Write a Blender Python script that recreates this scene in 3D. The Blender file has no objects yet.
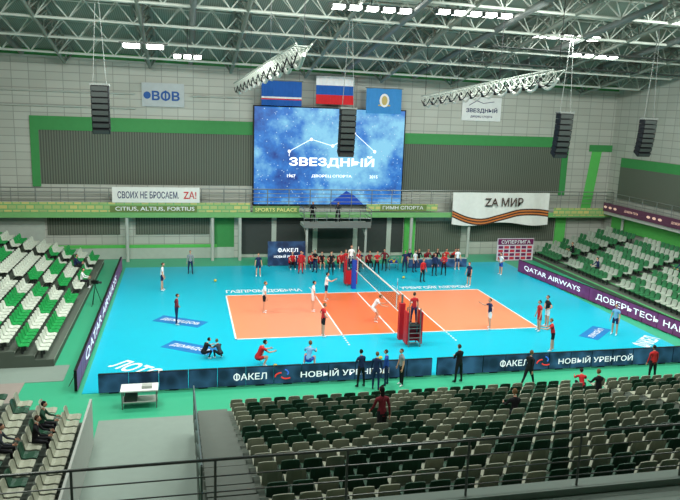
import bpy, math, random
import numpy as np
from mathutils import Vector, Matrix
random.seed(7)
S=bpy.context.scene
COL=S.collection
# ------------------------------------------------------------------ materials
def lin(c):
    o=[]
    for v in c:
        v=v/255.0
        o.append(v/12.92 if v<=.04045 else ((v+.055)/1.055)**2.4)
    return (o[0],o[1],o[2],1)
MC={}
def mat(name,c,rough=.6,metal=0,emit=0,var=.08,scale=3.0,spec=.3):
    if name in MC: return MC[name]
    m=bpy.data.materials.new(name); m.use_nodes=True
    nt=m.node_tree; b=nt.nodes['Principled BSDF']
    L=lin(c)
    tc=nt.nodes.new('ShaderNodeTexCoord'); nz=nt.nodes.new('ShaderNodeTexNoise'); nz.inputs['Scale'].default_value=scale
    nt.links.new(tc.outputs['Object'],nz.inputs['Vector'])
    mx=nt.nodes.new('ShaderNodeMix'); mx.data_type='RGBA'
    mx.inputs[6].default_value=tuple(v*(1-var) for v in L[:3])+(1,)
    mx.inputs[7].default_value=tuple(min(1,v*(1+var)) for v in L[:3])+(1,)
    nt.links.new(nz.outputs['Fac'],mx.inputs[0]); nt.links.new(mx.outputs[2],b.inputs['Base Color'])
    b.inputs['Roughness'].default_value=rough; b.inputs['Metallic'].default_value=metal
    b.inputs['Specular IOR Level'].default_value=spec
    if emit:
        nt.links.new(mx.outputs[2],b.inputs['Emission Color']); b.inputs['Emission Strength'].default_value=emit
    MC[name]=m; return m
def node_mat(name):
    m=bpy.data.materials.new(name); m.use_nodes=True; MC[name]=m
    return m,m.node_tree,m.node_tree.nodes['Principled BSDF']
def ramp(nt,stops):
    r=nt.nodes.new('ShaderNodeValToRGB'); e=r.color_ramp.elements
    e[0].position,e[0].color=stops[0][0],lin(stops[0][1]); e[1].position,e[1].color=stops[-1][0],lin(stops[-1][1])
    for p,c in stops[1:-1]:
        k=e.new(p); k.color=lin(c)
    return r
def brick_mat(name,c1,c2,cm,bw,bh,mortar,axis='XZ',rough=.6,bump=.1):
    m,nt,b=node_mat(name)
    tc=nt.nodes.new('ShaderNodeTexCoord'); sp=nt.nodes.new('ShaderNodeSeparateXYZ'); cb=nt.nodes.new('ShaderNodeCombineXYZ')
    nt.links.new(tc.outputs['Object'],sp.inputs[0])
    nt.links.new(sp.outputs[axis[0]],cb.inputs[0]); nt.links.new(sp.outputs[axis[1]],cb.inputs[1])
    br=nt.nodes.new('ShaderNodeTexBrick'); br.offset=0
    nt.links.new(cb.outputs[0],br.inputs['Vector'])
    br.inputs['Scale'].default_value=1; br.inputs['Brick Width'].default_value=bw; br.inputs['Row Height'].default_value=bh
    br.inputs['Mortar Size'].default_value=mortar; br.inputs['Color1'].default_value=lin(c1); br.inputs['Color2'].default_value=lin(c2); br.inputs['Mortar'].default_value=lin(cm)
    nt.links.new(br.outputs['Color'],b.inputs['Base Color']); b.inputs['Roughness'].default_value=rough
    return m
def stripe_mat(name,c1,c2,freq,axis='X',rough=.7):
    m,nt,b=node_mat(name)
    tc=nt.nodes.new('ShaderNodeTexCoord'); wv=nt.nodes.new('ShaderNodeTexWave'); wv.bands_direction=axis
    wv.inputs['Scale'].default_value=freq; wv.inputs['Distortion'].default_value=0
    nt.links.new(tc.outputs['Object'],wv.inputs['Vector'])
    r=ramp(nt,[(0,c1),(1,c2)]); nt.links.new(wv.outputs['Fac'],r.inputs[0]); nt.links.new(r.outputs[0],b.inputs['Base Color'])
    b.inputs['Roughness'].default_value=rough
    return m
WHITE=mat('white_paint',(235,238,236),.5)
# ------------------------------------------------------------------ mesh builder
class MB:
    def __init__(s): s.v=[];s.f=[];s.m=[];s.mats=[]
    def mi(s,m):
        if m not in s.mats: s.mats.append(m)
        return s.mats.index(m)
    def add(s,vs,fs,m):
        o=len(s.v); s.v+= [tuple(v) for v in vs]; k=s.mi(m)
        for f in fs: s.f.append(tuple(i+o for i in f)); s.m.append(k)
    def box(s,a,b,m):
        x0,y0,z0=a;x1,y1,z1=b
        s.add([(x0,y0,z0),(x1,y0,z0),(x1,y1,z0),(x0,y1,z0),(x0,y0,z1),(x1,y0,z1),(x1,y1,z1),(x0,y1,z1)],
              [(0,3,2,1),(4,5,6,7),(0,1,5,4),(1,2,6,5),(2,3,7,6),(3,0,4,7)],m)
    def obox(s,c,ax,ay,az,m):
        c,ax,ay,az=map(Vector,(c,ax,ay,az)); v=[]
        for k in(-1,1):
            for (i,j) in((-1,-1),(1,-1),(1,1),(-1,1)): v.append(c+ax*i+ay*j+az*k)
        s.add(v,[(0,3,2,1),(4,5,6,7),(0,1,5,4),(1,2,6,5),(2,3,7,6),(3,0,4,7)],m)
    def quad(s,p,m): s.add(p,[tuple(range(len(p)))],m)
    def cyl(s,p,q,r,m,n=6,r2=None,cap=True):
        p=Vector(p);q=Vector(q);d=(q-p)
        if d.length<1e-6:return
        d.normalize(); a=d.orthogonal().normalized(); b=d.cross(a); r2=r if r2 is None else r2
        v=[p+(a*math.cos(2*math.pi*i/n)+b*math.sin(2*math.pi*i/n))*r for i in range(n)]+[q+(a*math.cos(2*math.pi*i/n)+b*math.sin(2*math.pi*i/n))*r2 for i in range(n)]
        f=[(i,(i+1)%n,n+(i+1)%n,n+i) for i in range(n)]
        if cap: f+=[tuple(range(n))[::-1],tuple(range(n,2*n))]
        s.add(v,f,m)
    def path(s,pts,r,m,n=6):
        for a,b in zip(pts[:-1],pts[1:]): s.cyl(a,b,r,m,n)
    def ell(s,c,r,m,nu=8,nv=6):
        c=Vector(c); v=[];f=[]
        for j in range(1,nv):
            t=math.pi*j/nv
            for i in range(nu):
                a=2*math.pi*i/nu; v.append(c+Vector((r[0]*math.sin(t)*math.cos(a),r[1]*math.sin(t)*math.sin(a),r[2]*math.cos(t))))
        for j in range(nv-2):
            for i in range(nu): f.append((j*nu+i,(j+1)*nu+i,(j+1)*nu+(i+1)%nu,j*nu+(i+1)%nu))
        v.append(c+Vector((0,0,r[2]))); v.append(c-Vector((0,0,r[2]))); T=len(v)-2
        for i in range(nu): f.append((T,i,(i+1)%nu)); f.append((T+1,(nv-2)*nu+(i+1)%nu,(nv-2)*nu+i))
        s.add(v,f,m)
    def glyphs(s,body,bold):
        cu=bpy.data.curves.new('t','FONT'); cu.body=body; cu.offset=bold; cu.resolution_u=3
        ob=bpy.data.objects.new('t',cu); COL.objects.link(ob)
        bpy.context.view_layer.update(); dg=bpy.context.evaluated_depsgraph_get()
        me=bpy.data.meshes.new_from_object(ob.evaluated_get(dg))
        V=[v.co.copy() for v in me.vertices]; F=[tuple(p.vertices) for p in me.polygons]
        bpy.data.objects.remove(ob); bpy.data.curves.remove(cu); bpy.data.meshes.remove(me)
        return V,F
    def text(s,body,c,right,up,w,h,m,bold=.012):
        b2=body.replace('Ф','О')
        V,F=s.glyphs(b2,bold)
        if not V: return
        if b2!=body:   # build the letter as a ring plus its stem
            O=s.glyphs('О',bold)[0]; wO=max(v.x for v in O)-min(v.x for v in O); hO=max(v.y for v in O)
            for i,ch in enumerate(body):
                if ch=='Ф':
                    xr=max(v.x for v in s.glyphs(b2[:i+1],bold)[0])-wO/2; n=len(V)
                    V+=[Vector((xr-.06,-.06,.002)),Vector((xr+.06,-.06,.002)),Vector((xr+.06,hO+.05,.002)),Vector((xr-.06,hO+.05,.002))]; F.append((n,n+1,n+2,n+3))
        x0=min(v.x for v in V);x1=max(v.x for v in V);y0=min(v.y for v in V);y1=max(v.y for v in V)
        c=Vector(c);right=Vector(right).normalized();up=Vector(up).normalized(); nn=right.cross(up)
        s.add([c+right*((v.x-(x0+x1)/2)/(x1-x0)*w)+up*((v.y-(y0+y1)/2)/(y1-y0)*h)+nn*v.z for v in V],F,m)
    def obj(s,name,parent=None,smooth=False,tilt=False):
        if tilt: s.v=[(x,y,z+.25-.016*x) for x,y,z in s.v]
        me=bpy.data.meshes.new(name)
        me.from_pydata(s.v,[],s.f)
        for m in s.mats: me.materials.append(m)
        me.polygons.foreach_set('material_index',s.m)
        if smooth: me.polygons.foreach_set('use_smooth',[True]*len(s.f))
        me.update(); ob=bpy.data.objects.new(name,me); COL.objects.link(ob)
        if parent: ob.parent=parent
        return ob
# ------------------------------------------------------------------ shell
WY=16.4; CX0,CX1=-30,26.6; CY0=-46
M_wall=brick_mat('wall_panels',(184,188,178),(174,178,168),(146,150,142),1.2,.6,.03)
M_wallR=brick_mat('wall_panels_side',(180,184,174),(170,174,164),(142,146,138),1.2,.6,.03,'YZ')
M_green=mat('green_trim',(92,190,92),.6); M_green2=mat('green_dark_trim',(62,142,78),.6)
M_dark=stripe_mat('acoustic_slats',(66,74,64),(104,112,98),1.6)
M_dgrey=mat('dark_grey',(58,64,62),.6); M_grey=mat('grey_metal',(118,124,120),.5,.3); M_lgrey=mat('light_grey',(178,184,176),.6)
M_black=mat('black_plastic',(18,19,22),.5)
M_floor=mat('floor_green',(64,176,134),.38,var=.06,scale=.3)
b=MB(); b.box((CX0,CY0,-.3),(CX1+4,WY+.5,-.02),M_floor); b.obj('floor')
M_conc=mat('floor_grey_lino',(140,156,146),.5,var=.05)
b=MB(); b.box((-15,-29.3,-.02),(-11.3,-13.6,0.0),M_conc); b.box((-30,-9.2,-.02),(-17.0,-7.2,0.0),M_conc);b.box((-30,-14,-.02),(-18.6,-9.2,0.0),mat('floor_pink_lino',(160,150,142),.5)); b.obj('floor_walkway')
b=MB(); b.box((CX0,WY,-.3),(CX1+4,WY+.3,16.2),M_wall); b.obj('wall_far')
b=MB(); b.box((CX1,CY0,-.3),(CX1+.3,WY,20),M_wallR); b.obj('wall_right')
b=MB(); b.box((CX0-.3,CY0,-.3),(CX0,WY,20.5),M_wallR); b.obj('wall_left')
b=MB(); b.box((CX0,CY0-.3,-.3),(CX1,CY0,20),M_wall); b.obj('wall_near')
b=MB(); y=WY-.06
for (x0,x1,z0,z1) in ((-22.3,-6.0,6.0,10.1),(6.2,21.6,5.6,9.7)):
    b.box((x0,y,z0),(x1,WY,z1),M_dark)
b.box((-22.9,y-.05,10.1),(-6.0,WY,11.15),M_green2); b.box((-22.9,y-.05,5.8),(-22.3,WY,10.1),M_green2)
b.box((6.2,y-.05,9.7),(22.2,WY,10.6),M_green2); b.box((21.6,y-.05,5.4),(22.2,WY,9.7),M_green2)
b.quad([(24.0,y,4.2),(25.0,y,4.2),(25.6,y,9.6),(24.6,y,9.6)],M_green)
b.box((24.3,y-.02,9.4),(26.6,WY,10.0),M_green2)
for zc in (11.9,13.0): b.cyl((CX0,y-.1,zc),(-15.2,y-.1,zc),.07,M_lgrey,6)
b.cyl((-11,y-.1,13.0),(-6.2,y-.1,13.0),.07,M_lgrey,6)
b.obj('trim_wall_far')
b=MB(); b.box((CX0,y-.1,14.95),(CX1,WY-.001,15.4),M_green2); b.box((CX0,y-.14,14.8),(CX1,WY-.001,14.95),M_lgrey); b.obj('trim_cornice',tilt=True)
b=MB()
M_low=mat('lower_wall_panels',(176,186,176),.6)
for (x0,x1,m,z0,z1) in ((-30,-22.2,M_low,0,3.9),(-22,-16.6,M_dark,2.0,3.8),(-15.4,-9.6,M_dark,2.0,3.8),(-9.2,-7.6,M_green2,0,3.8),(-7.2,7.0,M_dgrey,0.3,3.4),(8.2,12.4,M_dark,.3,3.0),(13.0,21.5,M_dark,1.2,3.4)):
    b.box((x0,WY-.08,z0),(x1,WY,z1),m)
b.box((-30,WY-.12,0),(-7.6,WY,.9),M_low); b.box((-30,WY-.14,.9),(-9,WY,1.15),M_green)
b.box((7.1,WY-.14,0),(8.1,WY,3.6),M_green);b.box((21.6,WY-.14,0),(22.6,WY,4.2),M_green)
for x in(-4.5,-1,2.5,5.5): b.box((x,WY-.14,0),(x+.4,WY,3.4),M_low)
b.obj('trim_lower_wall')
# ------------------------------------------------------------------ balcony
M_rail=mat('rail_steel',(140,146,142),.35,.6)
m,nt,bs=node_mat('banner_strip'); M_ban=m
tc=nt.nodes.new('ShaderNodeTexCoord'); br=nt.nodes.new('ShaderNodeTexBrick'); br.offset=.5
sp=nt.nodes.new('ShaderNodeSeparateXYZ'); cb=nt.nodes.new('ShaderNodeCombineXYZ'); nt.links.new(tc.outputs['Object'],sp.inputs[0]); nt.links.new(sp.outputs['X'],cb.inputs[0]); nt.links.new(sp.outputs['Z'],cb.inputs[1]); nt.links.new(cb.outputs[0],br.inputs['Vector'])
for k,v in (('Scale',1),('Brick Width',.62),('Row Height',.35),('Mortar Size',.05)): br.inputs[k].default_value=v
br.inputs['Color1'].default_value=lin((208,196,120)); br.inputs['Color2'].default_value=lin((154,180,116)); br.inputs['Mortar'].default_value=lin((116,172,108))
nt.links.new(br.outputs['Color'],bs.inputs['Base Color'])
b=MB(); BY=15.2
b.box((-29.95,BY,3.75),(26.5,WY-.16,3.95),M_lgrey); b.box((-29.95,BY-.05,3.55),(26.5,BY,3.98),mat('balcony_fascia',(116,176,110),.6))
for x in np.arange(-29.5,26.6,1.75):
    b.cyl((x,BY,3.9),(x,BY,5.85),.035,M_rail,5)
for z in (4.85,5.2,5.5,5.85): b.cyl((-29.9,BY,z),(26.5,BY,z),.028 if z<5.8 else .045,M_rail,5)
for x in (-16.0,-9.4,-7.2,7.4,12.7):
    b.cyl((x,BY+.15,-.02),(x,BY+.15,3.8),.14,M_lgrey,10)
b.obj('balcony')
b=MB(); b.box((-29.9,BY-.09,4.0),(-6.4,BY-.06,4.75),M_ban)
b.box((-17.2,BY-.1,3.98),(-10.6,BY-.065,4.5),mat('banner_olive',(108,130,72),.7))
b.text('CITIUS, ALTIUS, FORTIUS',(-13.8,BY-.12,4.24),(1,0,0),(0,0,1),6.0,.36,WHITE)
b.box((-6.2,BY-.09,3.9),(-2.4,BY-.06,4.5),mat('banner_green',(104,144,84),.7)); b.text('SPORTS PALACE',(-4.3,BY-.12,4.2),(1,0,0),(0,0,1),3.4,.3,mat('banner_yellow',(230,225,140),.6))
b.box((3.3,BY-.09,4.1),(9.6,BY-.06,4.7),M_ban); b.box((4.5,BY-.1,4.12),(8.6,BY-.065,4.66),mat('banner_olive',(0,0,0))); b.text('ГИМН СПОРТА',(6.5,BY-.12,4.4),(1,0,0),(0,0,1),3.6,.3,WHITE)
b.box((20.6,BY-.09,3.7),(26.4,BY-.06,4.4),M_ban)
b.obj('balcony_banner_strip')
b=MB(); b.box((-17.0,BY-.16,4.75),(-10.4,BY-.1,5.95),mat('banner_white',(226,228,222),.7)); b.text('СВОИХ НЕ БРОСАЕМ. ',(-14.3,BY-.18,5.35),(1,0,0),(0,0,1),4.6,.55,mat('letter_navy',(20,40,90),.6)); b.text('ZА!',(-11.15,BY-.18,5.35),(1,0,0),(0,0,1),1.0,.6,mat('letter_red',(200,40,40),.6)); b.obj('slogan_banner')
b=MB(); wb=mat('banner_white',(0,0,0)); N=24
def dr(u,v):
    x=10.9+u*9.1; z=5.75-v*(2.75+.15*math.sin(u*9)); return (x,BY-.22-.06*math.sin(u*25)-.05*v,z)
for i in range(N):
    for j in range(4): b.quad([dr(i/N,(j+1)/4),dr((i+1)/N,(j+1)/4),dr((i+1)/N,j/4),dr(i/N,j/4)],wb)
mo=mat('ribbon_orange',(206,120,60),.6); mk=mat('ribbon_dark',(70,48,40),.6)
for k in range(5):
    for i in range(N):
        def rr(u,kk): x,y_,z=dr(u,.5); return (x,y_-.03,z-.35+.55*math.sin(u*6.0+2.8)*(1-u*.3)-kk*.12)
        b.quad([rr(i/N,k+1),rr((i+1)/N,k+1),rr((i+1)/N,k),rr(i/N,k)],mo if k%2 else mk)
b.text('ZA МИР',(15.6,BY-.42,4.95),(1,0,0),(0,0,1),3.6,.75,mk); b.obj('peace_banner')
b=MB(); b.box((-2.3,13.2,3.0),(3.2,BY-.1,3.25),M_lgrey); b.box((-2.3,13.15,3.0),(3.2,13.2,3.5),M_grey)
for x in np.arange(-2.3,3.3,.92): b.cyl((x,13.2,3.2),(x,13.2,4.5),.03,M_rail,5)
for z in (3.8,4.15,4.5): b.cyl((-2.3,13.2,z),(3.2,13.2,z),.03,M_rail,5); b.cyl((-2.3,13.2,z),(-2.3,BY-.1,z),.03,M_rail,5); b.cyl((3.2,13.2,z),(3.2,BY-.1,z),.03,M_rail,5)
for x in(-2,2.9): b.cyl((x,13.5,-.02),(x,13.5,3),.1,M_lgrey,8); b.cyl((x,13.5,2.2),(x,BY-.1,3),.06,M_lgrey,6)
b.obj('camera_platform')
# ------------------------------------------------------------------ screen
m,nt,bs=node_mat('led_screen_image')
tc=nt.nodes.new('ShaderNodeTexCoord'); nz=nt.nodes.new('ShaderNodeTexNoise'); nz.inputs['Scale'].default_value=.28; nz.inputs['Detail'].default_value=9; nz.inputs['Roughness'].default_value=.62
nt.links.new(tc.outputs['Object'],nz.inputs['Vector'])
r=ramp(nt,[(.34,(18,56,140)),(.48,(44,126,212)),(.62,(140,214,246))]); nt.links.new(nz.outputs['Fac'],r.inputs[0])
vo=nt.nodes.new('ShaderNodeTexVoronoi'); vo.inputs['Scale'].default_value=3.2; nt.links.new(tc.outputs['Object'],vo.inputs['Vector'])
lt=nt.nodes.new('ShaderNodeMath'); lt.operation='LESS_THAN'; lt.inputs[1].default_value=.13; nt.links.new(vo.outputs['Distance'],lt.inputs[0])
mx=nt.nodes.new('ShaderNodeMix'); mx.data_type='RGBA'; nt.links.new(lt.outputs[0],mx.inputs[0]); nt.links.new(r.outputs[0],mx.inputs[6]); mx.inputs[7].default_value=(.55,.8,1,1)
nt.links.new(mx.outputs[2],bs.inputs['Emission Color']); bs.inputs['Emission Strength'].default_value=.95; bs.inputs['Base Color'].default_value=(.01,.01,.02,1); bs.inputs['Roughness'].default_value=.4
M_scr=m; M_sw=mat('screen_white',(240,246,255),emit=.95,var=0)
b=MB(); sy=15.9; b.box((-6.15,sy,4.45),(6.6,sy+.3,12.5),M_black); b.quad([(-6.05,sy-.01,4.55),(6.5,sy-.01,4.55),(6.5,sy-.01,12.4),(-6.05,sy-.01,12.4)],M_scr)
b.text('ЗВЕЗДНЫЙ',(0.4,sy-.03,8.1),(1,0,0),(0,0,1),7.2,1.0,M_sw,.03)
b.text('ДВОРЕЦ СПОРТА',(0.4,sy-.03,6.9),(1,0,0),(0,0,1),3.4,.26,M_sw)
pts=[(-3.2,8.9),(-1.4,9.9),(.4,9.4),(2.2,10.5),(4.0,9.0)]
for a,c in zip(pts[:-1],pts[1:]): b.cyl((a[0],sy-.04,a[1]),(c[0],sy-.04,c[1]),.03,M_sw,4)
for a in pts: b.cyl((a[0],sy-.03,a[1]),(a[0],sy-.07,a[1]),.13,M_sw,8)
b.cyl((-3.2,sy-.04,8.9),(-3.2,sy-.04,8.5),.03,M_sw,4); b.cyl((2.2,sy-.04,10.4),(1.2,sy-.04,8.6),.02,M_sw,4)
b.text('1967',(-3.0,sy-.03,6.9),(1,0,0),(0,0,1),.7,.25,M_sw); b.text('2015',(4.0,sy-.03,6.9),(1,0,0),(0,0,1),.7,.25,M_sw)
b.quad([(0.2,sy-.025,4.56),(3.2,sy-.025,4.56),(2.4,sy-.025,5.3),(1.7,sy-.025,5.7),(.9,sy-.025,5.1)],mat('screen_navy',(20,60,150),emit=.8,var=0))
b.obj('led_video_screen')
def flag(name,x0,x1,z0,z1,bands,extra=None):
    b=MB(); N=14; yy=15.1
    def P(u,v): return (x0+(x1-x0)*u,yy+.07*math.sin(u*13+v),z0+(z1-z0)*v)
    for (v0,v1,m) in bands:
        for i in range(N): b.quad([P(i/N,v0),P((i+1)/N,v0),P((i+1)/N,v1),P(i/N,v1)],m)
    b.cyl((x0-.1,yy,z1+.02),(x1+.1,yy,z1+.02),.04,M_grey,6)
    for x in (x0+.2,x1-.2): b.cyl((x,yy,z1),(x,yy,15.5),.012,M_grey,4)
    if extra: extra(b,yy-.1)
    b.obj(name,smooth=False)
FB=mat('flag_blue',(28,92,176),.7); FW=mat('flag_white',(236,238,240),.7); FR=mat('flag_red',(214,36,44),.7); FL=mat('flag_light_blue',(60,140,206),.7)
flag('yamal_flag',-5.6,-2.4,12.5,14.4,[(0,.24,FB),(.24,.29,FR),(.29,.36,FW),(.36,1,FB)])
flag('russian_flag',-1.25,1.85,12.75,14.95,[(0,.333,FR),(.333,.666,FB),(.666,1,FW)])
def emb(b,y):
    g=mat('emblem_gold',(196,176,110),.6); b.ell((4.4,y,13.2),(.42,.04,.55),FW); b.ell((4.4,y-.03,13.2),(.25,.04,.38),g); b.box((3.9,y,12.75),(4.9,y+.02,12.87),g)
flag('city_flag',2.9,5.9,12.15,14.15,[(0,1,FL)],emb)
b=MB(); b.box((-14.7,WY-.16,12.1),(-11.5,WY-.08,13.9),mat('sign_grey',(186,194,196),.6)); b.text('ВФВ',(-12.9,WY-.18,12.95),(1,0,0),(0,0,1),2.1,.8,mat('letter_blue',(40,90,160),.6),.03)
b.cyl((-14.3,WY-.2,12.95),(-14.3,WY-.16,12.95),.28,mat('letter_blue',(0,0,0)),12); b.obj('federation_sign')
b=MB(); b.box((11.7,WY-.16,11.8),(15.3,WY-.08,13.8),mat('sign_white',(226,230,228),.6)); b.text('ЗВЕЗДНЫЙ',(13.5,WY-.18,12.7),(1,0,0),(0,0,1),2.9,.5,mat('letter_navy',(0,0,0)),.03); b.path([(12.3,WY-.18,13.1),(13,WY-.18,13.5),(13.6,WY-.18,13.3),(14.6,WY-.18,13.45)],.03,mat('letter_navy',(0,0,0)),4); b.text('дворец спорта',(13.5,WY-.18,12.15),(1,0,0),(0,0,1),2.0,.22,mat('letter_navy',(0,0,0))); b.obj('arena_sign')
# ------------------------------------------------------------------ court
M_blue=mat('mat_blue',(12,186,212),.33,var=.05,scale=.4); M_peach=mat('court_peach',(240,146,106),.35,var=.03); M_or=mat('court_orange',(238,116,60),.35,var=.03)
b=MB(); b.box((-16.0,-10.8,-.02),(15.2,13.2,.004),M_blue); b.obj('sport_mat')
b=MB(); b.box((-9,-4.5,.004),(-3,4.5,.012),M_peach); b.box((-3,-4.5,.004),(3,4.5,.012),M_or); b.box((3,-4.5,.004),(9,4.5,.012),M_peach)
def ln(x0,y0,x1,y1): b.box((x0,y0,.012),(x1,y1,.018),WHITE)
w=.09
ln(-9,-4.5,9,-4.5+w);ln(-9,4.5-w,9,4.5);ln(-9,-4.5,-9+w,4.5);ln(9-w,-4.5,9,4.5);ln(-w/2,-4.5,w/2,4.5);ln(-3-w,-4.5,-3,4.5);ln(3,-4.5,3+w,4.5)
for s in(-1,1):
    for k in range(5):
        for q in(-1,1): ln(s*3.05-.05,q*(4.65+k*.35)-.075,s*3.05+.05,q*(4.65+k*.35)+.075)
b.obj('volleyball_court')
M_st=mat('sticker_blue',(36,122,190),.4); M_lw=mat('letter_white',(238,242,244),.5)
b=MB()
b.text('ГАЗПРОМ ДОБЫЧА',(-6.3,5.4,.012),(1,0,0),(0,1,0),5.2,.9,M_lw,.03); b.text('УРЕНГОЙГАЗПРОМ',(6.0,5.4,.012),(1,0,0),(0,1,0),5.2,.9,M_lw,.03)
def sticker(cx,cy,w,h,ang,t):
    r=Vector((math.cos(ang),math.sin(ang),0)); u=Vector((-math.sin(ang),math.cos(ang),0)); c=Vector((cx,cy,.008))
    b.obox(c,r*w/2,u*h/2,(0,0,.004),M_st); b.text(t,c+Vector((0,0,.008)),r,u,w*.8,h*.4,M_lw)
sticker(-11.9,-.9,3.0,1.2,-.55,'ДЕМИДОВ'); sticker(-11.4,-5.5,2.8,1.2,-.6,'ДЕМИДОВ'); sticker(11.9,-5.8,2.6,1.1,.7,'ЛУКОЙЛ')
b.text('ЛОТО',(-13.9,-8.1,.012),(.75,-.66,0),(.66,.75,0),2.6,1.2,M_lw,.03)
b.text('ФАКЕЛ',(14.0,-7.6,.012),(.8,.6,0),(-.6,.8,0),2.2,1.0,M_lw,.03)
b.obj('floor_lettering')
# ------------------------------------------------------------------ LED boards
def led_mat(name,c1,c2,e):
    m,nt,bs=node_mat(name); tc=nt.nodes.new('ShaderNodeTexCoord')
    v=nt.nodes.new('ShaderNodeTexVoronoi'); v.inputs['Scale'].default_value=1.7; nz=nt.nodes.new('ShaderNodeTexNoise'); nz.inputs['Scale'].default_value=.35
    nt.links.new(tc.outputs['Object'],v.inputs['Vector']); nt.links.new(tc.outputs['Object'],nz.inputs['Vector'])
    mm=nt.nodes.new('ShaderNodeMath'); mm.operation='MULTIPLY'; nt.links.new(v.outputs['Distance'],mm.inputs[0]); nt.links.new(nz.outputs['Fac'],mm.inputs[1])
    r=ramp(nt,[(.12,c1),(.5,c2)]); nt.links.new(mm.outputs[0],r.inputs[0]); nt.links.new(r.outputs[0],bs.inputs['Emission Color']); nt.links.new(r.outputs[0],bs.inputs['Base Color'])
    bs.inputs['Emission Strength'].default_value=e; bs.inputs['Roughness'].default_value=.45; return m
M_navy=led_mat('led_navy',(24,38,68),(56,92,134),.35); M_purple=led_mat('led_purple',(92,36,84),(110,48,104),.5)
M_ledw=mat('led_white',(240,244,250),emit=.6,var=0); M_ledr=mat('led_red',(220,60,50),emit=.6,var=0); M_ledb=mat('led_blue',(60,110,210),emit=.6,var=0)
def board(name,p,q,h,m,n,texts,dep=.12):
    p=Vector(p);q=Vector(q);d=(q-p);L=d.length;d.normalize(); nrm=Vector((d.y,-d.x,0))
    b=MB()
    for i in range(n):
        a=p+d*(L*i/n+.01); c=p+d*(L*(i+1)/n-.01); mid=(a+c)/2
        b.obox(mid+Vector((0,0,h/2+.04))-nrm*dep/2,d*((c-a).length/2),nrm*dep/2,(0,0,h/2),M_black)
        b.obox(mid+Vector((0,0,h/2+.04))+nrm*.006,d*((c-a).length/2-.01),nrm*.004,(0,0,h/2-.02),m)
        b.cyl(mid-nrm*dep+Vector((0,0,.7*h)),mid-nrm*.45+Vector((0,0,.02)),.02,M_grey,5); b.obox(mid-nrm*.06+Vector((0,0,.03)),d*.2,nrm*.06,(0,0,.02),M_black)
    for (t,u,w,hh,mm) in texts:
        c=p+d*u+Vector((0,0,.04+h/2))+nrm*.018
        if t=='@':
            for k in range(3):
                a0=k*2.1; P=[]
                for s_ in range(5):
                    th=a0+s_*.35; P.append(c+d*(w/2*math.cos(th)*(.45+.14*s_))+Vector((0,0,hh/2*math.sin(th)*(.45+.14*s_))))
                b.path(P,.035,mm if k else M_ledb,5)
        else: b.text(t,c,d,(0,0,1),w,hh,mm)
    return b.obj(name)
board('led_advertising_board',(-15.3,-10.95,0),(-.15,-10.95,0),.86,M_navy,12,[('ФАКЕЛ',6.5,1.5,.36,M_ledw),('@',8.0,.8,.5,M_ledr),('НОВЫЙ УРЕНГОЙ',10.9,4.2,.36,M_ledw)])
board('led_advertising_board',(.1,-10.95,0),(16.6,-10.95,0),.86,M_navy,14,[('ФАКЕЛ',4.0,1.5,.36,M_ledw),('@',5.6,.8,.5,M_ledr),('НОВЫЙ УРЕНГОЙ',8.5,4.2,.36,M_ledw)])
board('led_advertising_board',(-16.2,-10.6,0),(-16.2,12.6,0),.95,M_purple,18,[('QATAR AIRWAYS',10.5,15.5,.6,M_ledw)])
board('led_advertising_board',(14.7,9.6,0),(16.7,-10.6,0),.95,M_purple,16,[('QATAR AIRWAYS',4.4,7.0,.42,M_ledw),('ДОВЕРЬТЕСЬ НАМ',13.6,8.0,.46,M_ledw)])
# ------------------------------------------------------------------ net
M_red=mat('pad_red',(206,34,44),.5); M_bl=mat('pad_blue',(30,70,170),.5)
b=MB(); nm=mat('net_cord',(30,34,40),.8)
for k in range(9): b.cyl((0,-4.9,1.5+k*.1),(0,4.9,1.5+k*.1),.005,nm,4,cap=False)
for k in np.arange(-4.75,4.8,.2): b.cyl((0,k,1.43),(0,k,2.4),.005,nm,4,cap=False)
b.box((-.02,-4.9,2.36),(.02,4.9,2.44),WHITE); b.box((-.015,-4.9,1.41),(.015,4.9,1.46),WHITE)
for s in(-1,1):
    for k in range(9): b.cyl((0,s*4.5,1.43+k*.2),(0,s*4.5,1.63+k*.2),.014,M_red if k%2 else WHITE,5)
    b.box((-.022,s*4.5-.03,1.43),(.022,s*4.5+.03,2.43),WHITE)
    b.cyl((0,s*5.5,0.004),(0,s*5.5,2.55),.06,M_grey,8); b.cyl((0,s*4.9,2.4),(0,s*5.5,2.45),.012,M_grey,4); b.cyl((0,s*4.9,1.45),(0,s*5.5,1.4),.012,M_grey,4)
    b.obox((0,s*5.5,1.05),(.15,0,0),(0,.15,0),(0,0,1.03),M_red if s<0 else M_bl)
b.obj('volleyball_net')
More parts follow.
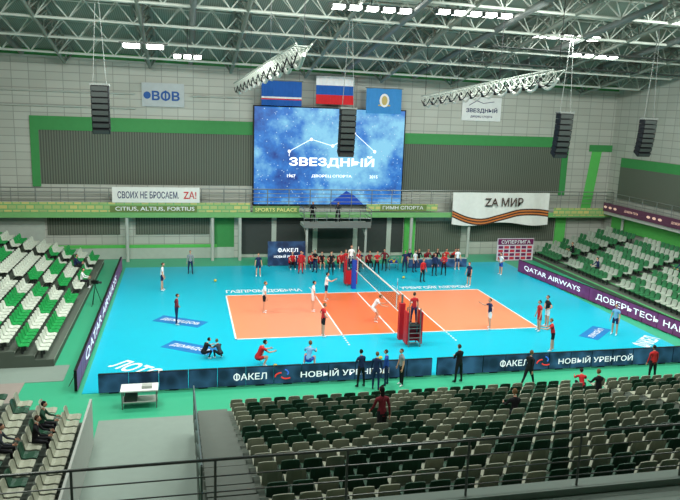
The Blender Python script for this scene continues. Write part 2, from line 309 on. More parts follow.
def refstand(x,y,s):
    b=MB()
    for dx in(-.32,.32):
        b.cyl((x+dx,y-.35*s,0.006),(x+dx,y-.2*s,2.1),.035,M_rail,6); b.cyl((x+dx,y+.35*s,0.006),(x+dx,y+.2*s,1.15),.035,M_rail,6)
        b.cyl((x+dx,y-.2*s,1.15),(x+dx,y+.2*s,1.15),.03,M_rail,6)
    for k in range(4): b.cyl((x-.32,y-.33*s+.03*k*s,.25+.25*k),(x+.32,y-.33*s+.03*k*s,.25+.25*k),.022,M_rail,5)
    b.box((x-.36,y-.28,1.13),(x+.36,y+.28,1.18),M_dgrey)
    b.box((x-.38,y+.3*s-.05,.15),(x+.38,y+.3*s+.05,1.15),M_red); b.box((x-.44,y-.3,.15),(x-.36,y+.3,1.9),M_red); b.box((x+.36,y-.3,.15),(x+.44,y+.3,1.9),M_red)
    for dx in(-.3,.3): b.cyl((x+dx,y+.2*s,1.15),(x+dx,y+.2*s,2.05),.025,M_rail,5)
    b.cyl((x-.3,y+.2*s,2.05),(x+.3,y+.2*s,2.05),.025,M_rail,5)
    b.obj('referee_stand')
refstand(.35,-6.5,1); refstand(0,6.5,-1)
# ------------------------------------------------------------------ seats
def seat_template():
    prof=[(.24,.41),(.12,.44),(-.08,.42),(-.18,.44),(-.23,.55),(-.26,.70),(-.285,.83)]
    xs=[-.225,-.12,.12,.225]; v=[];f=[]
    for L in range(2):
        for j,(y,z) in enumerate(prof):
            for i,x in enumerate(xs):
                e=abs(x)>.2; sc=.92 if j==6 else 1
                cy=.03 if (e and j>=4) else 0; cz=.025 if (e and j<4) else (-.03 if e and j==6 else 0)
                if L==0: v.append((x*sc,y+cy,z+cz))
                else: v.append((x*sc,y+cy-(.03 if j>=4 else 0.0),z+cz-(.03 if j<4 else 0)))
    nj=7;ni=4;o=28
    for j in range(nj-1):
        for i in range(ni-1):
            a=j*ni+i; f.append((a,a+1,a+ni+1,a+ni)); f.append((o+a,o+a+ni,o+a+ni+1,o+a+1))
    per=[i for i in range(ni)]+[j*ni+3 for j in range(1,nj)]+[24+i for i in(2,1,0)]+[j*ni for j in range(nj-2,0,-1)]
    for k in range(len(per)):
        a=per[k];c=per[(k+1)%len(per)]; f.append((c,a,o+a,o+c))
    nshell=len(f)
    q=len(v)
    for z in(0.002,.40):
        for (x,y) in((-.04,-.12),(.04,-.12),(.04,-.02),(-.04,-.02)): v.append((x,y,z))
    f+=[(q,q+1,q+5,q+4),(q+1,q+2,q+6,q+5),(q+2,q+3,q+7,q+6),(q+3,q,q+4,q+7)]
    return np.array(v),f,nshell
SV,SF,NSH=seat_template()
def seats(name,lst,mats):
    V=[];F=[];Mi=[]
    for k,(x,y,z,rot,mi) in enumerate(lst):
        c,s=math.cos(rot),math.sin(rot)
        X=SV[:,0]*c-SV[:,1]*s+x; Y=SV[:,0]*s+SV[:,1]*c+y; Z=SV[:,2]+z
        V.append(np.stack([X,Y,Z],1)); o=k*len(SV)
        F+= [tuple(i+o for i in f) for f in SF]; Mi+=[mi]*NSH+[len(mats)-1]*4
    me=bpy.data.meshes.new(name); me.from_pydata(np.concatenate(V).tolist(),[],F)
    for m in mats: me.materials.append(m)
    me.polygons.foreach_set('material_index',Mi); me.update()
    ob=bpy.data.objects.new(name,me); COL.objects.link(ob); return ob
M_sw_=mat('seat_white',(206,214,200),.45); M_sg=mat('seat_green',(36,156,80),.45); M_sdg=mat('seat_dark_green',(38,78,58),.45); M_sbg=mat('seat_beige',(166,170,150),.45)
M_tread=mat('stand_tread',(92,102,92),.7); M_nos=mat('nosing',(150,158,146),.6)
b=MB(); L=[]; NR=16; P_=.86; RZ=.235
for i in range(NR):
    y1=-15.4-i*P_; z=.9+i*RZ
    b.box((-11.3,y1-P_,-.02),(18,y1,z),M_tread); b.box((-11.3,y1-.001,z-.06),(18,y1+.015,z),M_nos)
    b.box((-11.2,y1-P_*.5,z),(-10.1,y1-P_*.02,z+.1),mat('step_grey',(104,112,104),.7))
    x=-9.8; k=0
    while x<17.6:
        sec=(x+9.8)
        if not (13.6<sec<14.8):
            blk=int(k/5)
            h=(blk*7+i*3+ (i*blk)%4)%5
            mi=0 if (h in(0,2) or random.random()<.25) else 1
            if random.random()<.12: mi=1-mi
            L.append((x,y1-P_*.62,z,0,mi)); k+=1
        x+=.54
b.obj('grandstand_near'); seats('stadium_seats_near',L,[M_sbg,M_sdg,M_dgrey])
b=MB(); L=[]; LZ=.225
for i in range(11):
    x1=-17.7-i*.85; z=.35+i*LZ
    b.box((x1-.85,-7.3,-.02),(x1,14.6,z),M_tread); b.box((x1-.001,-7.3,z-.07),(x1+.015,14.6,z),M_nos)
    y=-7.0; k=0
    while y<14.4:
        if not(3.2<y<4.3 or 10.2<y<11.2):
            mi=0 if (int((y+7)/2.7)+i)%2==0 else 1
            if i in (4,5,9): mi=0
            L.append((x1-.5,y,z,-math.pi/2,mi))
        y+=.54
b.obj('grandstand_left'); seats('stadium_seats_left',L,[M_sw_,M_sg,M_dgrey])
b=MB(); L=[]
for i in range(9):
    x1=-15.05-i*.8; z=.9+i*.3
    b.box((x1-.8,-29.3,-.02),(x1,-15.6,z),M_tread)
    y=-29
    while y<-15.9:
        L.append((x1-.48,y,z,-math.pi/2,0 if random.random()<.85 else 1)); y+=.54
b.box((-15.04,-29.3,-.02),(-14.96,-15.5,1.75),M_lgrey)
b.obj('grandstand_near_left'); seats('stadium_seats_near_left',L,[M_sbg,M_sdg,M_dgrey])
b=MB(); L=[]
M_sgr=mat('seat_pale_grey',(166,178,164),.45); M_sgm=mat('seat_mid_green',(54,118,76),.45)
for i in range(9):
    x1=18.2+i*.84; z=.35+i*.21
    b.box((x1,-12,-.02),(x1+.84,14.6,z),M_tread); b.box((x1-.015,-12,z-.09),(x1+.001,14.6,z),mat('nosing_green',(124,200,138),.6))
    y=-11.6
    while y<14.4:
        if not(2.2<y<3.3 or 9.2<y<10.1):
            h=(int((y+12)/3.2)*3+i)%4
            L.append((x1+.5,y,z,math.pi/2,1 if (h in(1,3)) else 0))
        y+=.54
b.obj('grandstand_right'); seats('stadium_seats_right',L,[M_sgr,M_sgm,M_dgrey])
b=MB(); b.box((25.6,-20,3.9),(26.35,15.05,4.2),M_lgrey); b.box((25.5,-20,4.2),(25.58,15.05,4.95),mat('ribbon_led',(84,50,70),.5,emit=.2))
for y in np.arange(-19,15,1.8): b.cyl((25.6,y,4.2),(25.6,y,5.9),.03,M_rail,5)
for y in (-18,-8,2,13): b.cyl((26.2,y,-.02),(26.2,y,3.9),.12,M_lgrey,8)
for z in(5.2,5.5,5.9): b.cyl((25.6,-20,z),(25.6,15.05,z),.03,M_rail,5)
for k in range(9): b.text('ДОВЕРЬТЕСЬ' if k%2 else '● ● ●',(25.48,14-k*3,4.58),(0,-1,0),(0,0,1),1.9,.22,mat('ribbon_text',(230,190,170),emit=.4))
b.obj('balcony_right')
b=MB(); b.box((26.45,-14,8.2),(26.6,14.6,9.0),M_green2); b.box((26.45,-14,5.4),(26.6,14.6,8.2),M_dark); b.box((26.45,-20,2.6),(26.6,15.0,3.8),M_green); b.obj('trim_wall_right')
b=MB()
pts=[(-11.34,-15.4-i*P_*2,.9+i*2*RZ) for i in range(8)]
for p in pts: b.cyl((p[0],p[1],p[2]-.4),(p[0],p[1],p[2]+1.1),.03,M_rail,6)
for dz in(.4,.75,1.1): b.path([(p[0],p[1],p[2]+dz) for p in pts],.025,M_rail,6)
b.obj('aisle_railing')
M_r2=mat('rail_dark_steel',(104,108,104),.35,.6)
b=MB(); ry=-30.4
for z,r_ in((7.0,.025),(6.72,.012),(6.45,.012),(6.18,.012)): b.cyl((-20,ry,z),(16,ry,z),r_,M_r2,8)
for x in np.arange(-19.6,16,2.1): b.cyl((x,ry,5.98),(x,ry,7.0),.022,M_r2,6)
b.obj('upper_tier_railing')
b=MB(); b.box((-20,-46,5.5),(18,-30.2,5.85),M_conc); b.box((-20,-30.5,5.85),(18,-30.2,5.98),M_conc); b.obj('upper_tier_slab')
# ------------------------------------------------------------------ roof
def rz0(y): return 15.4+.19*(16.4-y) if y>-8 else 15.4+.19*24.4-.12*(-8-y)
def rz(y,x=0): return rz0(y)+.25-.016*x
M_deck=stripe_mat('roof_deck',(118,128,116),(150,160,148),2.4,'X'); M_tr=mat('truss_paint',(186,194,184),.5); M_trg=mat('truss_grey',(124,132,122),.5)
b=MB()
for a,c in((16.7,-8),(-8,-46.3)): b.add([(CX0,a,rz0(a)),(CX1,a,rz0(a)),(CX1,c,rz0(c)),(CX0,c,rz0(c)),(CX0,a,rz0(a)+.3),(CX1,a,rz0(a)+.3),(CX1,c,rz0(c)+.3),(CX0,c,rz0(c)+.3)],[(0,1,2,3),(4,7,6,5),(0,4,5,1),(2,6,7,3),(1,5,6,2),(0,3,7,4)],M_deck)
b.obj('ceiling',tilt=True)
def truss(b,p,q,up,depth,wid,seg,r,m):
    p=Vector(p);q=Vector(q);d=q-p;n=max(1,int(d.length/seg)); d.normalize(); up=Vector(up); side=d.cross(up).normalized()
    A=[p+(q-p)*i/n+side*wid for i in range(n+1)]; B=[a-side*2*wid for a in A]; C=[(a+c)/2-up*depth+(q-p)/n*.5 for a,c in zip(A,B)][:-1]
    b.cyl(A[0],A[-1],r,m,6); b.cyl(B[0],B[-1],r,m,6); b.cyl(C[0],C[-1],r*1.2,m,6)
    for i in range(n):
        for X in(A,B): b.cyl(X[i],C[i],r*.6,m,4,cap=False); b.cyl(X[i+1],C[i],r*.6,m,4,cap=False)
        b.cyl(A[i],B[i],r*.5,m,4,cap=False)
b=MB()
for y in(12,8.2,4.2,.3,-3.5): truss(b,(CX0+.1,y,rz0(y)-.15),(CX1-.1,y,rz0(y)-.15),(0,0,1),1.1,.6,1.8,.07,M_tr)
b.obj('roof_truss_cross',tilt=True)
b=MB()
for x in(-26,-20,-14,-8,-2.2,4,10,16,22): truss(b,(x,15.8,rz0(15.8)-.25),(x,-7.8,rz0(-8)-.3),(0,0,1),.95,.5,2.0,.11,M_trg)
b.obj('roof_truss_main',tilt=True)
b=MB()
for x in(-23,-11,1,7,13,19): b.cyl((x,15.5,rz0(15.5)-.5),(x,-7,rz0(-7)-1.5),.2,M_grey,10)
for y,z in((12,15.0),(7,15.9),(3,16.6)): b.box((8,y,z),(26,y+.8,z+.06),M_dgrey); b.cyl((8,y,z+.9),(26,y,z+.9),.03,M_rail,5)
for k in range(16): x=8+k*1.2; b.cyl((x,12,15.06),(x,12,15.9),.02,M_rail,4); b.cyl((x,7,15.96),(x,7,16.8),.02,M_rail,4)
b.obj('roof_duct',tilt=True)
def hang(name,p,q):
    b=MB(); p=Vector(p);q=Vector(q); truss(b,p,q,(0,0,1),.5,.3,.7,.035,M_tr)
    n=11; wh=mat('swag_cloth',(210,214,208),.8)
    for i in range(n):
        a=p+(q-p)*i/n; c=p+(q-p)*(i+1)/n; P=[]
        for k in range(9):
            t=k/8; P.append(a+(c-a)*t-Vector((0,0,.4+.4*math.sin(math.pi*t))))
        b.path(P,.075,wh,6); b.cyl(a-Vector((0,0,.2)),a-Vector((0,0,.7)),.09,M_black,6)
        b.path([v-Vector((.25,0,-.1)) for v in P],.03,M_black,5)
    for k in(0,.33,.66,1):
        a=p+(q-p)*k; b.cyl(a,(a.x,a.y,rz(a.y,a.x)),.015,M_black,4)
    b.obj(name)
hang('hanging_light_truss',(-7.6,13,14.0),(-7.2,-14,14.7)); hang('hanging_light_truss',(5.4,8,13.5),(5.4,-10.3,14.5))
def array(x,y,z0,z1):
    b=MB(); n=8; h=(z1-z0)/n
    for i in range(n):
        t=i/(n-1); ang=.05+.5*t*t; c=Vector((x,y+.25*t*t,z1-h*(i+.5)))
        b.obox(c,(.46,0,0),(0,.28*math.cos(ang),.28*math.sin(ang)),(0,-h*.46*math.sin(ang),h*.46*math.cos(ang)),M_black)
        b.obox(c+Vector((0,-.29*math.cos(ang),-.29*math.sin(ang))),(.42,0,0),(0,.01,0),(0,-h*.38*math.sin(ang),h*.38*math.cos(ang)),M_dgrey)
    b.box((x-.5,y-.3,z1),(x+.5,y+.3,z1+.1),M_grey)
    for dx in(-.35,.35): b.cyl((x+dx,y,z1+.1),(x,y,rz(y,x)),.02,M_grey,4)
    b.obj('line_array_speaker')
for a in((-16,0,10.7,13.2),(-2.15,0,9.7,12.4),(11.95,0,9.9,12.6),(18.0,0,10.1,12.4)): array(*a)
M_lamp=mat('lamp_glow',(255,255,250),emit=14,var=0)
def lamp(x,y,z,n=4,sx=.75):
    b=MB()
    for i in range(n):
        cx=x+(i-(n-1)/2)*sx*1.25
        b.box((cx-sx/2,y-.3,z),(cx+sx/2,y+.3,z+.22),M_grey); b.quad([(cx-sx*.42,y-.25,z-.005),(cx+sx*.42,y-.25,z-.005),(cx+sx*.42,y+.25,z-.005),(cx-sx*.42,y+.25,z-.005)],M_lamp)
        b.obox((cx,y-.31,z+.1),(sx*.42,0,0),(0,.008,0),(0,0,.09),M_lamp)
    b.box((x-n*sx*.65,y-.05,z+.22),(x+n*sx*.65,y+.05,z+.3),M_dgrey)
    b.cyl((x,y,z+.3),(x,y,rz(y,x)),.03,M_dgrey,5); b.obj('floodlight')
for a in((-13.7,0.6,15.3,2,1.0),(-11.3,6,15.2,3,.5),(12,.8,17.2,5),(16,4,16.5,4),(-1.5,-2,17.7,5),(4.5,-2,17.8,5)): lamp(*a)
def area(x,y,z,sx,sy,p,tilt=0):
    l=bpy.data.lights.new('arena_light','AREA'); l.shape='RECTANGLE'; l.size=sx;l.size_y=sy;l.energy=p; l.color=(.98,1,.95)
    o=bpy.data.objects.new('arena_light',l); o.location=(x,y,z); o.rotation_euler=(math.radians(tilt),0,0); COL.objects.link(o)
for y,z in((-7,17.6),(-17,17),(-28,16)):
    for x in(-17,-6,6,17): area(x,y,z,4,1.2,(1350,1050,260)[(-7,-17,-28).index(y)],25 if y>-20 else 0)
for x in(-13.4,12): area(x,0,15.2 if x<0 else 17.1,3.4,.5,1000,15)
W=bpy.data.worlds.new('World'); S.world=W; W.use_nodes=True; W.node_tree.nodes['Background'].inputs[0].default_value=(.6,.65,.7,1); W.node_tree.nodes['Background'].inputs[1].default_value=.3
# ------------------------------------------------------------------ people
def mk(name,pose):
    rad=math.radians
    a=rad(pose.get('lean',3)); t=Vector((0,math.sin(a),math.cos(a))); n=Vector((0,math.cos(a),-math.sin(a)))
    P=lambda x,al,fw: Vector((x,0,0))+t*al+n*fw
    V=[];R_=[];E=[];LB=[]
    def av(p,r,par=None,lab=None):
        V.append(Vector(p));R_.append(r)
        if par is not None: E.append((par,len(V)-1)); LB.append(lab)
        return len(V)-1
    pel=av(P(0,0,0),.125); wa=av(P(0,.16,0),.118,pel,1); ch=av(P(0,.31,.005),.135,wa,1); ub=av(P(0,.42,0),.105,ch,1); nb=av(P(0,.50,-.005),.06,ub,1)
    nk=av(P(0,.58,.01),.052,nb,0)
    hands=[]
    for sx,(s,bd,e,inn) in zip((-1,1),pose['arms']):
        s,bd,e,inn=map(rad,(s,bd,e,inn))
        sh=av(P(.175*sx,.44,0),.066,ub,1)
        d=Vector((sx*math.sin(bd),math.cos(bd)*math.sin(s),-math.cos(bd)*math.cos(s)))
        b2=bd-inn; d2=Vector((sx*math.sin(b2),math.cos(b2)*math.sin(s+e),-math.cos(b2)*math.cos(s+e)))
        m1=av(V[sh]+d*.14,.052,sh,1); el=av(V[sh]+d*.29,.042,m1,6); m2=av(V[el]+d2*.1,.04,el,6); wr=av(V[el]+d2*.25,.027,m2,6); pa=av(V[wr]+d2*.07,.033,wr,0)
        hands.append((V[pa].copy(),d2.copy(),sx))
    feet=[]
    for sx,(h,k,ab) in zip((-1,1),pose['legs']):
        h,k,ab=map(rad,(h,k,ab))
        hp=av(P(.092*sx,-.06,0),.098,pel,2)
        d=Vector((sx*math.sin(ab),math.cos(ab)*math.sin(h),-math.cos(ab)*math.cos(h))); d2=Vector((sx*math.sin(ab*.3),math.sin(h-k),-math.cos(h-k)))
        d2.normalize()
        mt=av(V[hp]+d*.25,.078,hp,2); kn=av(V[hp]+d*.43,.058,mt,3); cf=av(V[kn]+d2*.13,.057,kn,3); an=av(V[kn]+d2*.41,.038,cf,3)
        fy=Vector((sx*.12,1,0)).normalized(); he=av(V[an]+Vector((0,-.03,-.045)),.035,an,4); to=av(V[an]+fy*.17+Vector((0,0,-.05)),.033,an,4)
        feet.append(V[an].z)
    me=bpy.data.meshes.new('sk'); me.from_pydata(V,E,[]); ob=bpy.data.objects.new('sk',me); COL.objects.link(ob)
    md=ob.modifiers.new('s','SKIN'); md.use_smooth_shade=True
    for i,sv in enumerate(me.skin_vertices[0].data): sv.radius=(R_[i],R_[i]); sv.use_root=(i==0)
    ob.modifiers.new('u','SUBSURF').levels=1
    bpy.context.view_layer.update(); dg=bpy.context.evaluated_depsgraph_get(); bm=bpy.data.meshes.new_from_object(ob.evaluated_get(dg))
    BV=[v.co.copy() for v in bm.vertices]; BF=[tuple(p.vertices) for p in bm.polygons]
    bpy.data.objects.remove(ob); bpy.data.meshes.remove(bm)
    mats=[MC[k] for k in('p_skin','p_0','p_1','p_2','p_3','p_4','p_5','p_6')]
    b=MB(); b.mats=list(mats); b.v=[tuple(v) for v in BV]; b.f=BF
    for f in BF:
        c=sum((BV[i] for i in f),Vector())/len(f); best=9;lb=1
        for (i,j),l in zip(E,LB):
            A=V[i];D=V[j]-A;tt=max(0,min(1,(c-A).dot(D)/D.length_squared)); ds=(c-(A+D*tt)).length/(R_[i]*(1-tt)+R_[j]*tt)
            if ds<best: best=ds;lb=l
        b.m.append(lb)
    sk,hair,dk=mats[0],mats[5],mats[7]
    hc=P(0,.70,.03); tilt=rad(pose.get('head',0)); hb=MB(); hb.mats=list(mats)
    hb.ell((0,0,0),(.074,.092,.115),sk,12,9)
    for i,(x,y,z) in enumerate(hb.v):
        if z<-.02: k=1-.35*min(1,(-z-.02)/.1); x*=k; y=y*k+.012
        hb.v[i]=(x,y,z)
    hb.ell((0,.094,-.012),(.012,.02,.024),sk,6,5)
    for sx in(-1,1): hb.ell((sx*.075,-.005,-.005),(.01,.02,.03),sk,6,5); hb.ell((sx*.03,.081,.012),(.012,.008,.008),dk,6,4); hb.ell((sx*.03,.084,.03),(.017,.006,.004),hair,6,4)
    hb.ell((0,.082,-.055),(.022,.008,.006),dk,6,4)
    n0=len(hb.v); hb.ell((0,-.016,.02),(.083,.097,.108),hair,12,9)
    for i in range(n0,len(hb.v)):
        x,y,z=hb.v[i]
        if y>.02 and z<.055: hb.v[i]=(x*.8,.0,max(z,.03)*.9)
        elif z<-.05: hb.v[i]=(x*.8,y*.8 ,-.05)
    if pose.get('long'): hb.ell((0,-.07,-.09),(.07,.045,.17),hair,10,7)
    ca,sa=math.cos(-tilt-a*.4),math.sin(-tilt-a*.4)
    o=len(b.v)
    b.v+=[(hc.x+x,hc.y+y*ca-z*sa,hc.z+y*sa+z*ca) for x,y,z in hb.v]; b.f+=[tuple(i+o for i in f) for f in hb.f]; b.m+=hb.m
    for (pc,d,sx) in hands:
        d=d.normalized(); lat=Vector((0,1,0))-d*d.y
        if lat.length<.3: lat=Vector((0,0,1))-d*d.z
        lat.normalize(); inn=d.cross(lat)*(1 if (d.cross(lat)).x*sx<0 else -1)
        for k,ln_ in zip((-.027,-.009,.009,.027),(.055,.07,.078,.068)):
            a0=pc+lat*k+d*.005; a1=a0+d*ln_*.6; a2=a1+(d*.8+inn*.6).normalized()*ln_*.55
            b.cyl(a0,a1,.0095,sk,5,.0085); b.cyl(a1,a2,.0085,sk,5,.006)
        a0=pc-d*.03+lat*.02; a1=a0+(lat*.9+d*.5+inn*.2).normalized()*.045; a2=a1+(lat*.3+d).normalized()*.035
        b.cyl(a0,a1,.012,sk,5,.010); b.cyl(a1,a2,.010,sk,5,.007)
    z0=min(feet)-.083
    b.v=[(x,y,z-z0) for x,y,z in b.v]
    me=bpy.data.meshes.new(name); me.from_pydata(b.v,[],b.f)
    for m_ in mats: me.materials.append(m_)
    me.polygons.foreach_set('material_index',b.m); me.polygons.foreach_set('use_smooth',[True]*len(b.f)); me.update()
    return me
mat('p_skin',(214,160,132),.55)
for k,c in enumerate(((200,200,200),(30,30,60),(214,160,132),(235,235,235),(60,44,34),(214,160,132),(70,30,30))): mat('p_%d'%k,c,.6)
POSES={
'stand':dict(arms=[(4,10,12,4),(2,10,14,4)],legs=[(2,2,5),(-2,2,5)]),
'hips':dict(arms=[(-15,42,60,85),(-15,42,60,85)],legs=[(3,3,8),(-2,2,8)]),
'folded':dict(arms=[(18,12,85,55),(18,12,80,55)],legs=[(2,2,7),(-2,2,7)]),
'ready':dict(lean=32,head=-15,arms=[(40,16,45,6),(40,16,45,6)],legs=[(52,75,14),(46,70,14)]),
'walk':dict(lean=6,arms=[(28,8,20,2),(-24,8,14,2)],legs=[(-22,14,2),(26,8,2)]),
'squat':dict(lean=28,head=-10,arms=[(50,14,40,20),(50,14,40,20)],legs=[(112,140,14),(100,132,14)]),
'sit':dict(lean=8,arms=[(35,10,45,18),(35,10,45,18)],legs=[(86,86,8),(86,84,8)]),
'raise':dict(arms=[(20,70,30,20),(60,40,60,30)],legs=[(10,14,10),(-6,6,10)]),
'operate':dict(lean=10,head=6,arms=[(50,14,40,20),(50,14,40,20)],legs=[(6,6,7),(-3,2,7)]),
'womanwalk':dict(lean=6,long=1,arms=[(20,8,20,2),(-14,8,14,2)],legs=[(-10,10,2),(14,6,2)]),
}
PM={k:mk('body_'+k,v) for k,v in POSES.items()}
CC={'white':(236,238,240),'navy':(30,44,84),'black':(24,25,30),'red':(200,40,44),'maroon':(120,36,48),'blue':(40,80,170),'lblue':(120,180,220),'grey':(140,146,150),'dgrey':(62,66,74),'dgreen':(40,80,60),'pink':(214,120,130),'teal':(40,130,140),'beige':(190,175,150)}
HC=[(40,30,26),(70,50,36),(24,20,20),(120,90,60)]
def person(name,x,y,z,rot,pose,shirt,pants,legs='skin',sleeve='skin',shoes='white',sc=1.0):
    o=bpy.data.objects.new(name,PM[pose]); COL.objects.link(o); o.location=(x,y,z); o.rotation_euler=(0,0,math.radians(rot)); o.scale=(sc,sc,sc)
    cm=lambda k: MC['p_skin'] if k=='skin' else mat('cloth_'+k,CC[k],.8)
    hair=mat('hair_%d'%(int(abs(x*7+y*3))%4),HC[int(abs(x*7+y*3))%4],.8)
    for i,m_ in enumerate([MC['p_skin'],cm(shirt),cm(pants),cm(legs),cm(shoes),hair,cm(sleeve),mat('face_dark',(70,34,34),.6)]):
        o.material_slots[i].link='OBJECT'; o.material_slots[i].material=m_
    return o
VP='volleyball_player'
person(VP,-13.1,6.1,.004,-90,'stand','white','navy',sc=1.08)
person('match_official',-11.2,10.8,.004,180,'stand','grey','navy','navy','grey','black')
person('coach',-12.1,-1.5,.004,-80,'hips','maroon','navy','navy','maroon','white',1.02)
person('ball_kid',-10.75,-7.2,.004,-60,'squat','black','black','black','skin','white',.92); person('ball_kid',-9.95,-7.4,.004,30,'squat','dgrey','black','black','skin','white',.88)
person(VP,-6.3,9.5,.004,180,'stand','navy','navy',sc=1.0)
person(VP,-6.9,.3,.014,-90,'stand','white','black',sc=1.1)
person(VP,-8.2,-8.5,.004,-70,'squat','red','red',sc=1.12)
person(VP,-3.9,.2,.014,-90,'stand','white','white',sc=1.1); person(VP,-4.2,-4.6,.014,-80,'hips','red','black',sc=1.08); person(VP,-2.6,2.5,.014,-90,'raise','white','navy',sc=1.08)
person(VP,-5.8,-9.1,.004,-20,'squat','lblue','blue',sc=1.12); person(VP,-.7,-2.2,.014,-100,'ready','white','white',sc=1.12)
person('team_staff',-3.85,-11.7,-.02,20,'folded','navy','black','black','navy','black'); person('team_staff',-3.25,-12.1,-.02,-30,'stand','navy','navy','navy','navy','black'); person('team_staff',-2.65,-11.7,-.02,60,'stand','blue','navy','navy','blue','black',.97); person('team_staff',-1.95,-11.8,-.02,100,'stand','grey','black','black','skin','white')
person('security_guard',.85,-11.8,-.02,20,'folded','black','black','black','black','black',1.04)
person('security_guard',3.9,-12.8,-.02,-60,'walk','black','black','black','black','black',1.04)
person(VP,5.8,-4.4,.014,90,'raise','navy','white',sc=1.05); person(VP,8.6,-5.1,.004,90,'stand','red','red',sc=1.05); person(VP,9.5,-4.4,.004,90,'hips','black','white',sc=1.1)
person(VP,7.6,-8.4,.004,60,'operate','red','black',sc=1.02); person(VP,12.8,-6.3,.004,120,'stand','lblue','navy',sc=1.05)
person('match_official',10.4,-12.9,-.02,0,'stand','red','black','black','red','black',1.0)
person('match_official',6.0,-13.9,-.02,-20,'squat','red','black','black','red','black',1.0)
person(VP,9.8,10.5,.004,180,'stand','white','navy'); person(VP,8.7,5.5,.004,120,'stand','navy','black'); person(VP,12.7,8.6,.004,100,'hips','white','blue'); person('team_staff',7.2,8.7,.004,180,'stand','navy','black','black','navy','black'); person('team_staff',8.0,8.8,.004,150,'folded','red','black','black','red','black'); person('team_staff',5.6,6.9,.004,200,'stand','red','black','black','red','black')
cols=[('red','black'),('navy','navy'),('red','red'),('black','black'),('red','black'),('maroon','black'),('white','navy'),('black','navy'),('red','navy')]
for i in range(9):
    c=cols[(i*4)%9]; person('reserve_player',-3.4+i*.78,11.9,.004,180,'sit',c[0],c[1],'skin' if i%2 else c[1],'skin','white')
for i in range(9):
    c=cols[(i*5+2)%9]; person('team_staff',-3.0+i*1.15+.2*math.sin(i*3),10.2+.5*math.sin(i*2.3),.004,180+40*math.sin(i*5),['stand','folded','hips','stand'][i%4],c[0],c[1],c[1],'skin' if i%3 else c[0],'black')
for i in range(6):
    c=cols[(i*2+1)%9]; person('table_official',6.4+i*.8,12.5,.004,180,'sit',c[0],c[1],c[1],c[0],'black')
person('referee',.35,-6.5,1.18,0,'stand','red','navy','navy','skin','white',.98); person('referee',0,6.5,1.18,180,'stand','white','navy','navy','skin','white',.98)
person('camera_operator',-1.5,13.95,3.25,180,'operate','black','black','black','black','black'); person('camera_operator',.6,13.95,3.25,170,'operate','dgrey','black','black','dgrey','black')
person('spectator',-5.9,-21.85,.9+7*RZ,10,'womanwalk','maroon','black','black','maroon','black',1.0)
for (x,i,pz,s,p) in ((4.4,2,'sit','black','black'),(8.0,4,'sit','maroon','black'),(-1.2,6,'sit','black','black'),(9.5,2,'sit','red','black')):
    xs=-9.8+round((x+9.8)/.54)*.54
    person('spectator',xs,-15.4-i*P_-P_*.62-.02,.9+i*RZ+.005,0,pz,s,p,p,s,'black',.96)
for (y,i,s) in ((-18.4,1,'black'),(-17.3,1,'dgreen'),(-19.5,2,'dgrey')):
    person('spectator',-15.05-i*.8-.48-.02,y,.9+i*.3,-90,'sit',s,'black','black',s,'black',.96)
for (i,y,s) in ((0,6.0,'white'),(1,9.4,'navy')):
    person('spectator',-17.7-i*.85-.5,y,.35+i*LZ,-90,'sit',s,'black','black',s,'white',.96)
for (i,y,s) in ((1,6,'navy'),(4,-4,'dgrey'),(5,1,'navy'),(2,11,'black')):
    person('spectator',18.2+i*.84+.5,y,.35+i*.21,90,'sit',s,'black','black',s,'white',.96)
# ------------------------------------------------------------------ props
b=MB()
for i in range(9):
    x=-3.4+i*.78; b.box((x-.25,11.8,.36),(x+.25,12.2,.40),M_black); b.box((x-.25,12.2,.40),(x+.25,12.25,.9),M_red)
    for dx in(-.2,.2):
        for dy in(11.85,12.15): b.cyl((x+dx,dy,0.004),(x+dx,dy,.36),.018,M_grey,4)
b.obj('team_bench')
b=MB()
b.box((6.0,11.4,.72),(11.0,11.85,.76),M_lgrey); b.box((6.0,11.38,.05),(11.0,11.42,.72),M_navy)
for x in(6.1,8.5,10.9): b.cyl((x,11.8,0.004),(x,11.8,.72),.03,M_grey,5)
for x in(6.8,8.2,9.8): b.box((x-.2,11.55,.76),(x+.2,11.59,1.02),M_black); b.box((x-.2,11.58,.76),(x+.2,11.8,.78),M_black)
b.obj('scorer_table')
b=MB()
for i in range(6):
    x=6.4+i*.8; b.box((x-.22,12.35,.36),(x+.22,12.75,.40),M_black); b.box((x-.22,12.75,.40),(x+.22,12.8,.9),M_red)
    for dx in(-.18,.18):
        for dy in(12.4,12.7): b.cyl((x+dx,dy,0.004),(x+dx,dy,.36),.015,M_grey,4)
b.obj('official_chairs')
def banner(name,x0,x1,y,h,m,texts):
    b=MB(); b.box((x0,y,.05),(x1,y+.05,h),m)
    for x in(x0+.1,x1-.1): b.cyl((x,y+.1,0.006),(x,y+.1,h),.03,M_grey,5); b.box((x-.03,y-.2,.006),(x+.03,y+.18,.04),M_grey)
    for (t,u,z,w,hh,mm) in texts: b.text(t,((x0+x1)/2+u,y-.015,z),(1,0,0),(0,0,1),w,hh,mm)
    b.obj(name)
banner('team_backdrop',-5.2,-2.2,12.9,2.0,M_navy,[('ФАКЕЛ',.1,1.3,1.6,.35,M_ledw),('НОВЫЙ УРЕНГОЙ',.1,.8,2.2,.25,M_ledw)])
M_mag=mat('board_magenta',(110,34,84),.6)
b=MB(); b.box((14.6,13.4,.05),(18.0,13.45,2.0),mat('board_white',(214,204,214),.6)); b.box((14.65,13.38,1.45),(17.95,13.4,1.95),M_mag)
for i in range(6):
    for j in range(4): b.box((14.72+i*.54,13.38,.15+j*.32),(15.14+i*.54,13.4,.38+j*.32),M_mag if (i+j)%2 else mat('board_red',(196,50,70),.6))
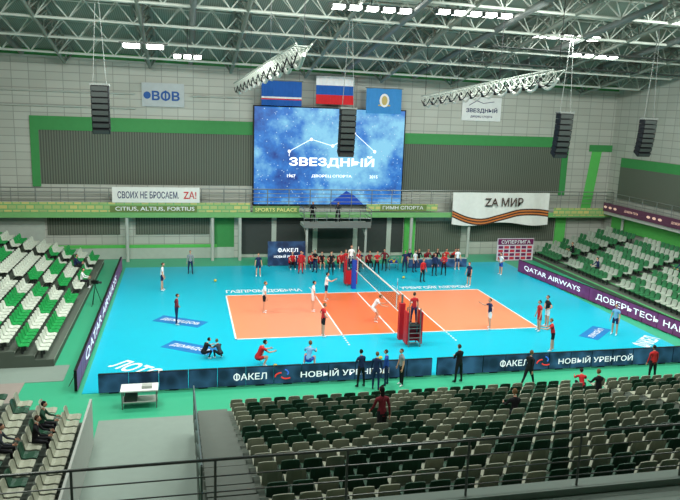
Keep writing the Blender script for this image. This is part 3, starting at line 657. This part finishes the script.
b.text('СУПЕРЛИГА',(16.3,13.36,1.7),(1,0,0),(0,0,1),2.7,.3,M_lw)
for x in(14.8,17.8): b.cyl((x,13.5,-.02),(x,13.5,2),.03,M_grey,5)
b.obj('sponsor_backdrop')
b=MB(); tx,ty=-13.5,-12.3
b.box((tx-.75,ty-.4,.74),(tx+.75,ty+.4,.79),WHITE); b.box((tx-.7,ty-.35,.25),(tx+.7,ty+.35,.28),M_lgrey)
for dx in(-.68,.68):
    for dy in(-.34,.34): b.cyl((tx+dx,ty+dy,-.02),(tx+dx,ty+dy,.74),.025,M_grey,6)
b.box((tx-.6,ty-.3,.28),(tx-.1,ty+.25,.5),M_dgrey); b.box((tx+.1,ty-.2,.79),(tx+.5,ty+.1,.9),M_lgrey); b.obj('folding_table')
def tripod(x,y,z,rot,sp=.4):
    b=MB()
    for k in range(3): a=k*2.094; b.cyl((x,y,z+1.25),(x+sp*math.cos(a),y+sp*.8*math.sin(a),z+.005),.02,M_black,5)
    b.cyl((x,y,z+1.2),(x,y,z+1.4),.035,M_black,6); d=Vector((math.cos(rot),math.sin(rot),0)); s_=Vector((-d.y,d.x,0))
    b.obox((x,y,z+1.5),d*.22,s_*.08,(0,0,.1),M_black); b.cyl(Vector((x,y,z+1.5))+d*.2,Vector((x,y,z+1.5))+d*.42,.06,M_dgrey,10,.075); b.obox(Vector((x,y,z+1.63)),d*.1,s_*.03,(0,0,.02),M_dgrey)
    b.obj('video_camera_tripod')
tripod(-1.5,13.5,3.25,-1.57,.3); tripod(.6,13.5,3.25,-1.6,.3); tripod(-17.0,3.0,-.02,-.4)
def volley(x,y,z):
    b=MB(); b.ell((x,y,z),(.105,.105,.105),mat('ball_yellow',(230,200,60),.5),14,10); b.path([(x+.107*math.cos(t*.4),y,z+.107*math.sin(t*.4)) for t in range(17)],.008,M_bl,4); b.path([(x,y+.107*math.cos(t*.4),z+.107*math.sin(t*.4)) for t in range(17)],.008,M_bl,4); b.obj('volleyball',smooth=True)
for p in((-2.0,-8.5,.12),(-7.4,-8.9,.12),(4.5,8.0,.12),(-9.5,8.2,.12)): volley(*p)
b=MB(); x,y=4.6,11.2
for dx in(-.35,.35):
    for dy in(-.35,.35): b.cyl((x+dx,y+dy,.08),(x+dx,y+dy,1.0),.02,M_rail,5); b.cyl((x+dx-.02,y+dy,.045),(x+dx+.02,y+dy,.045),.04,M_black,8)
for z in(.55,1.0):
    for a,c in(((-1,-1),(1,-1)),((1,-1),(1,1)),((1,1),(-1,1)),((-1,1),(-1,-1))): b.cyl((x+a[0]*.35,y+a[1]*.35,z),(x+c[0]*.35,y+c[1]*.35,z),.02,M_rail,5)
for k in range(9): b.ell((x-.22+.22*(k%3),y-.22+.22*(k//3),.68),(.105,.105,.105),mat('ball_yellow',(0,0,0)) if k%2 else M_bl,10,8)
b.box((x-.35,y-.35,.55),(x+.35,y+.35,.57),M_bl); b.obj('ball_cart')
# ------------------------------------------------------------------ camera
yaw,pit,rol=.2265,.2004,.0347
f=Vector((math.sin(yaw)*math.cos(pit),math.cos(yaw)*math.cos(pit),-math.sin(pit))); r=Vector((math.cos(yaw),-math.sin(yaw),0)); u=r.cross(f)
r2=r*math.cos(rol)+u*math.sin(rol); u2=-r*math.sin(rol)+u*math.cos(rol)
M=Matrix(((r2.x,u2.x,-f.x,-11.63),(r2.y,u2.y,-f.y,-40.33),(r2.z,u2.z,-f.z,12.35),(0,0,0,1)))
cd=bpy.data.cameras.new('camera'); cd.sensor_width=36; cd.lens=690.3/680*36; cd.clip_end=300
co=bpy.data.objects.new('camera',cd); co.matrix_world=M; COL.objects.link(co); S.camera=co
S.view_settings.view_transform='Standard'; S.view_settings.look='None'; S.view_settings.exposure=0.0
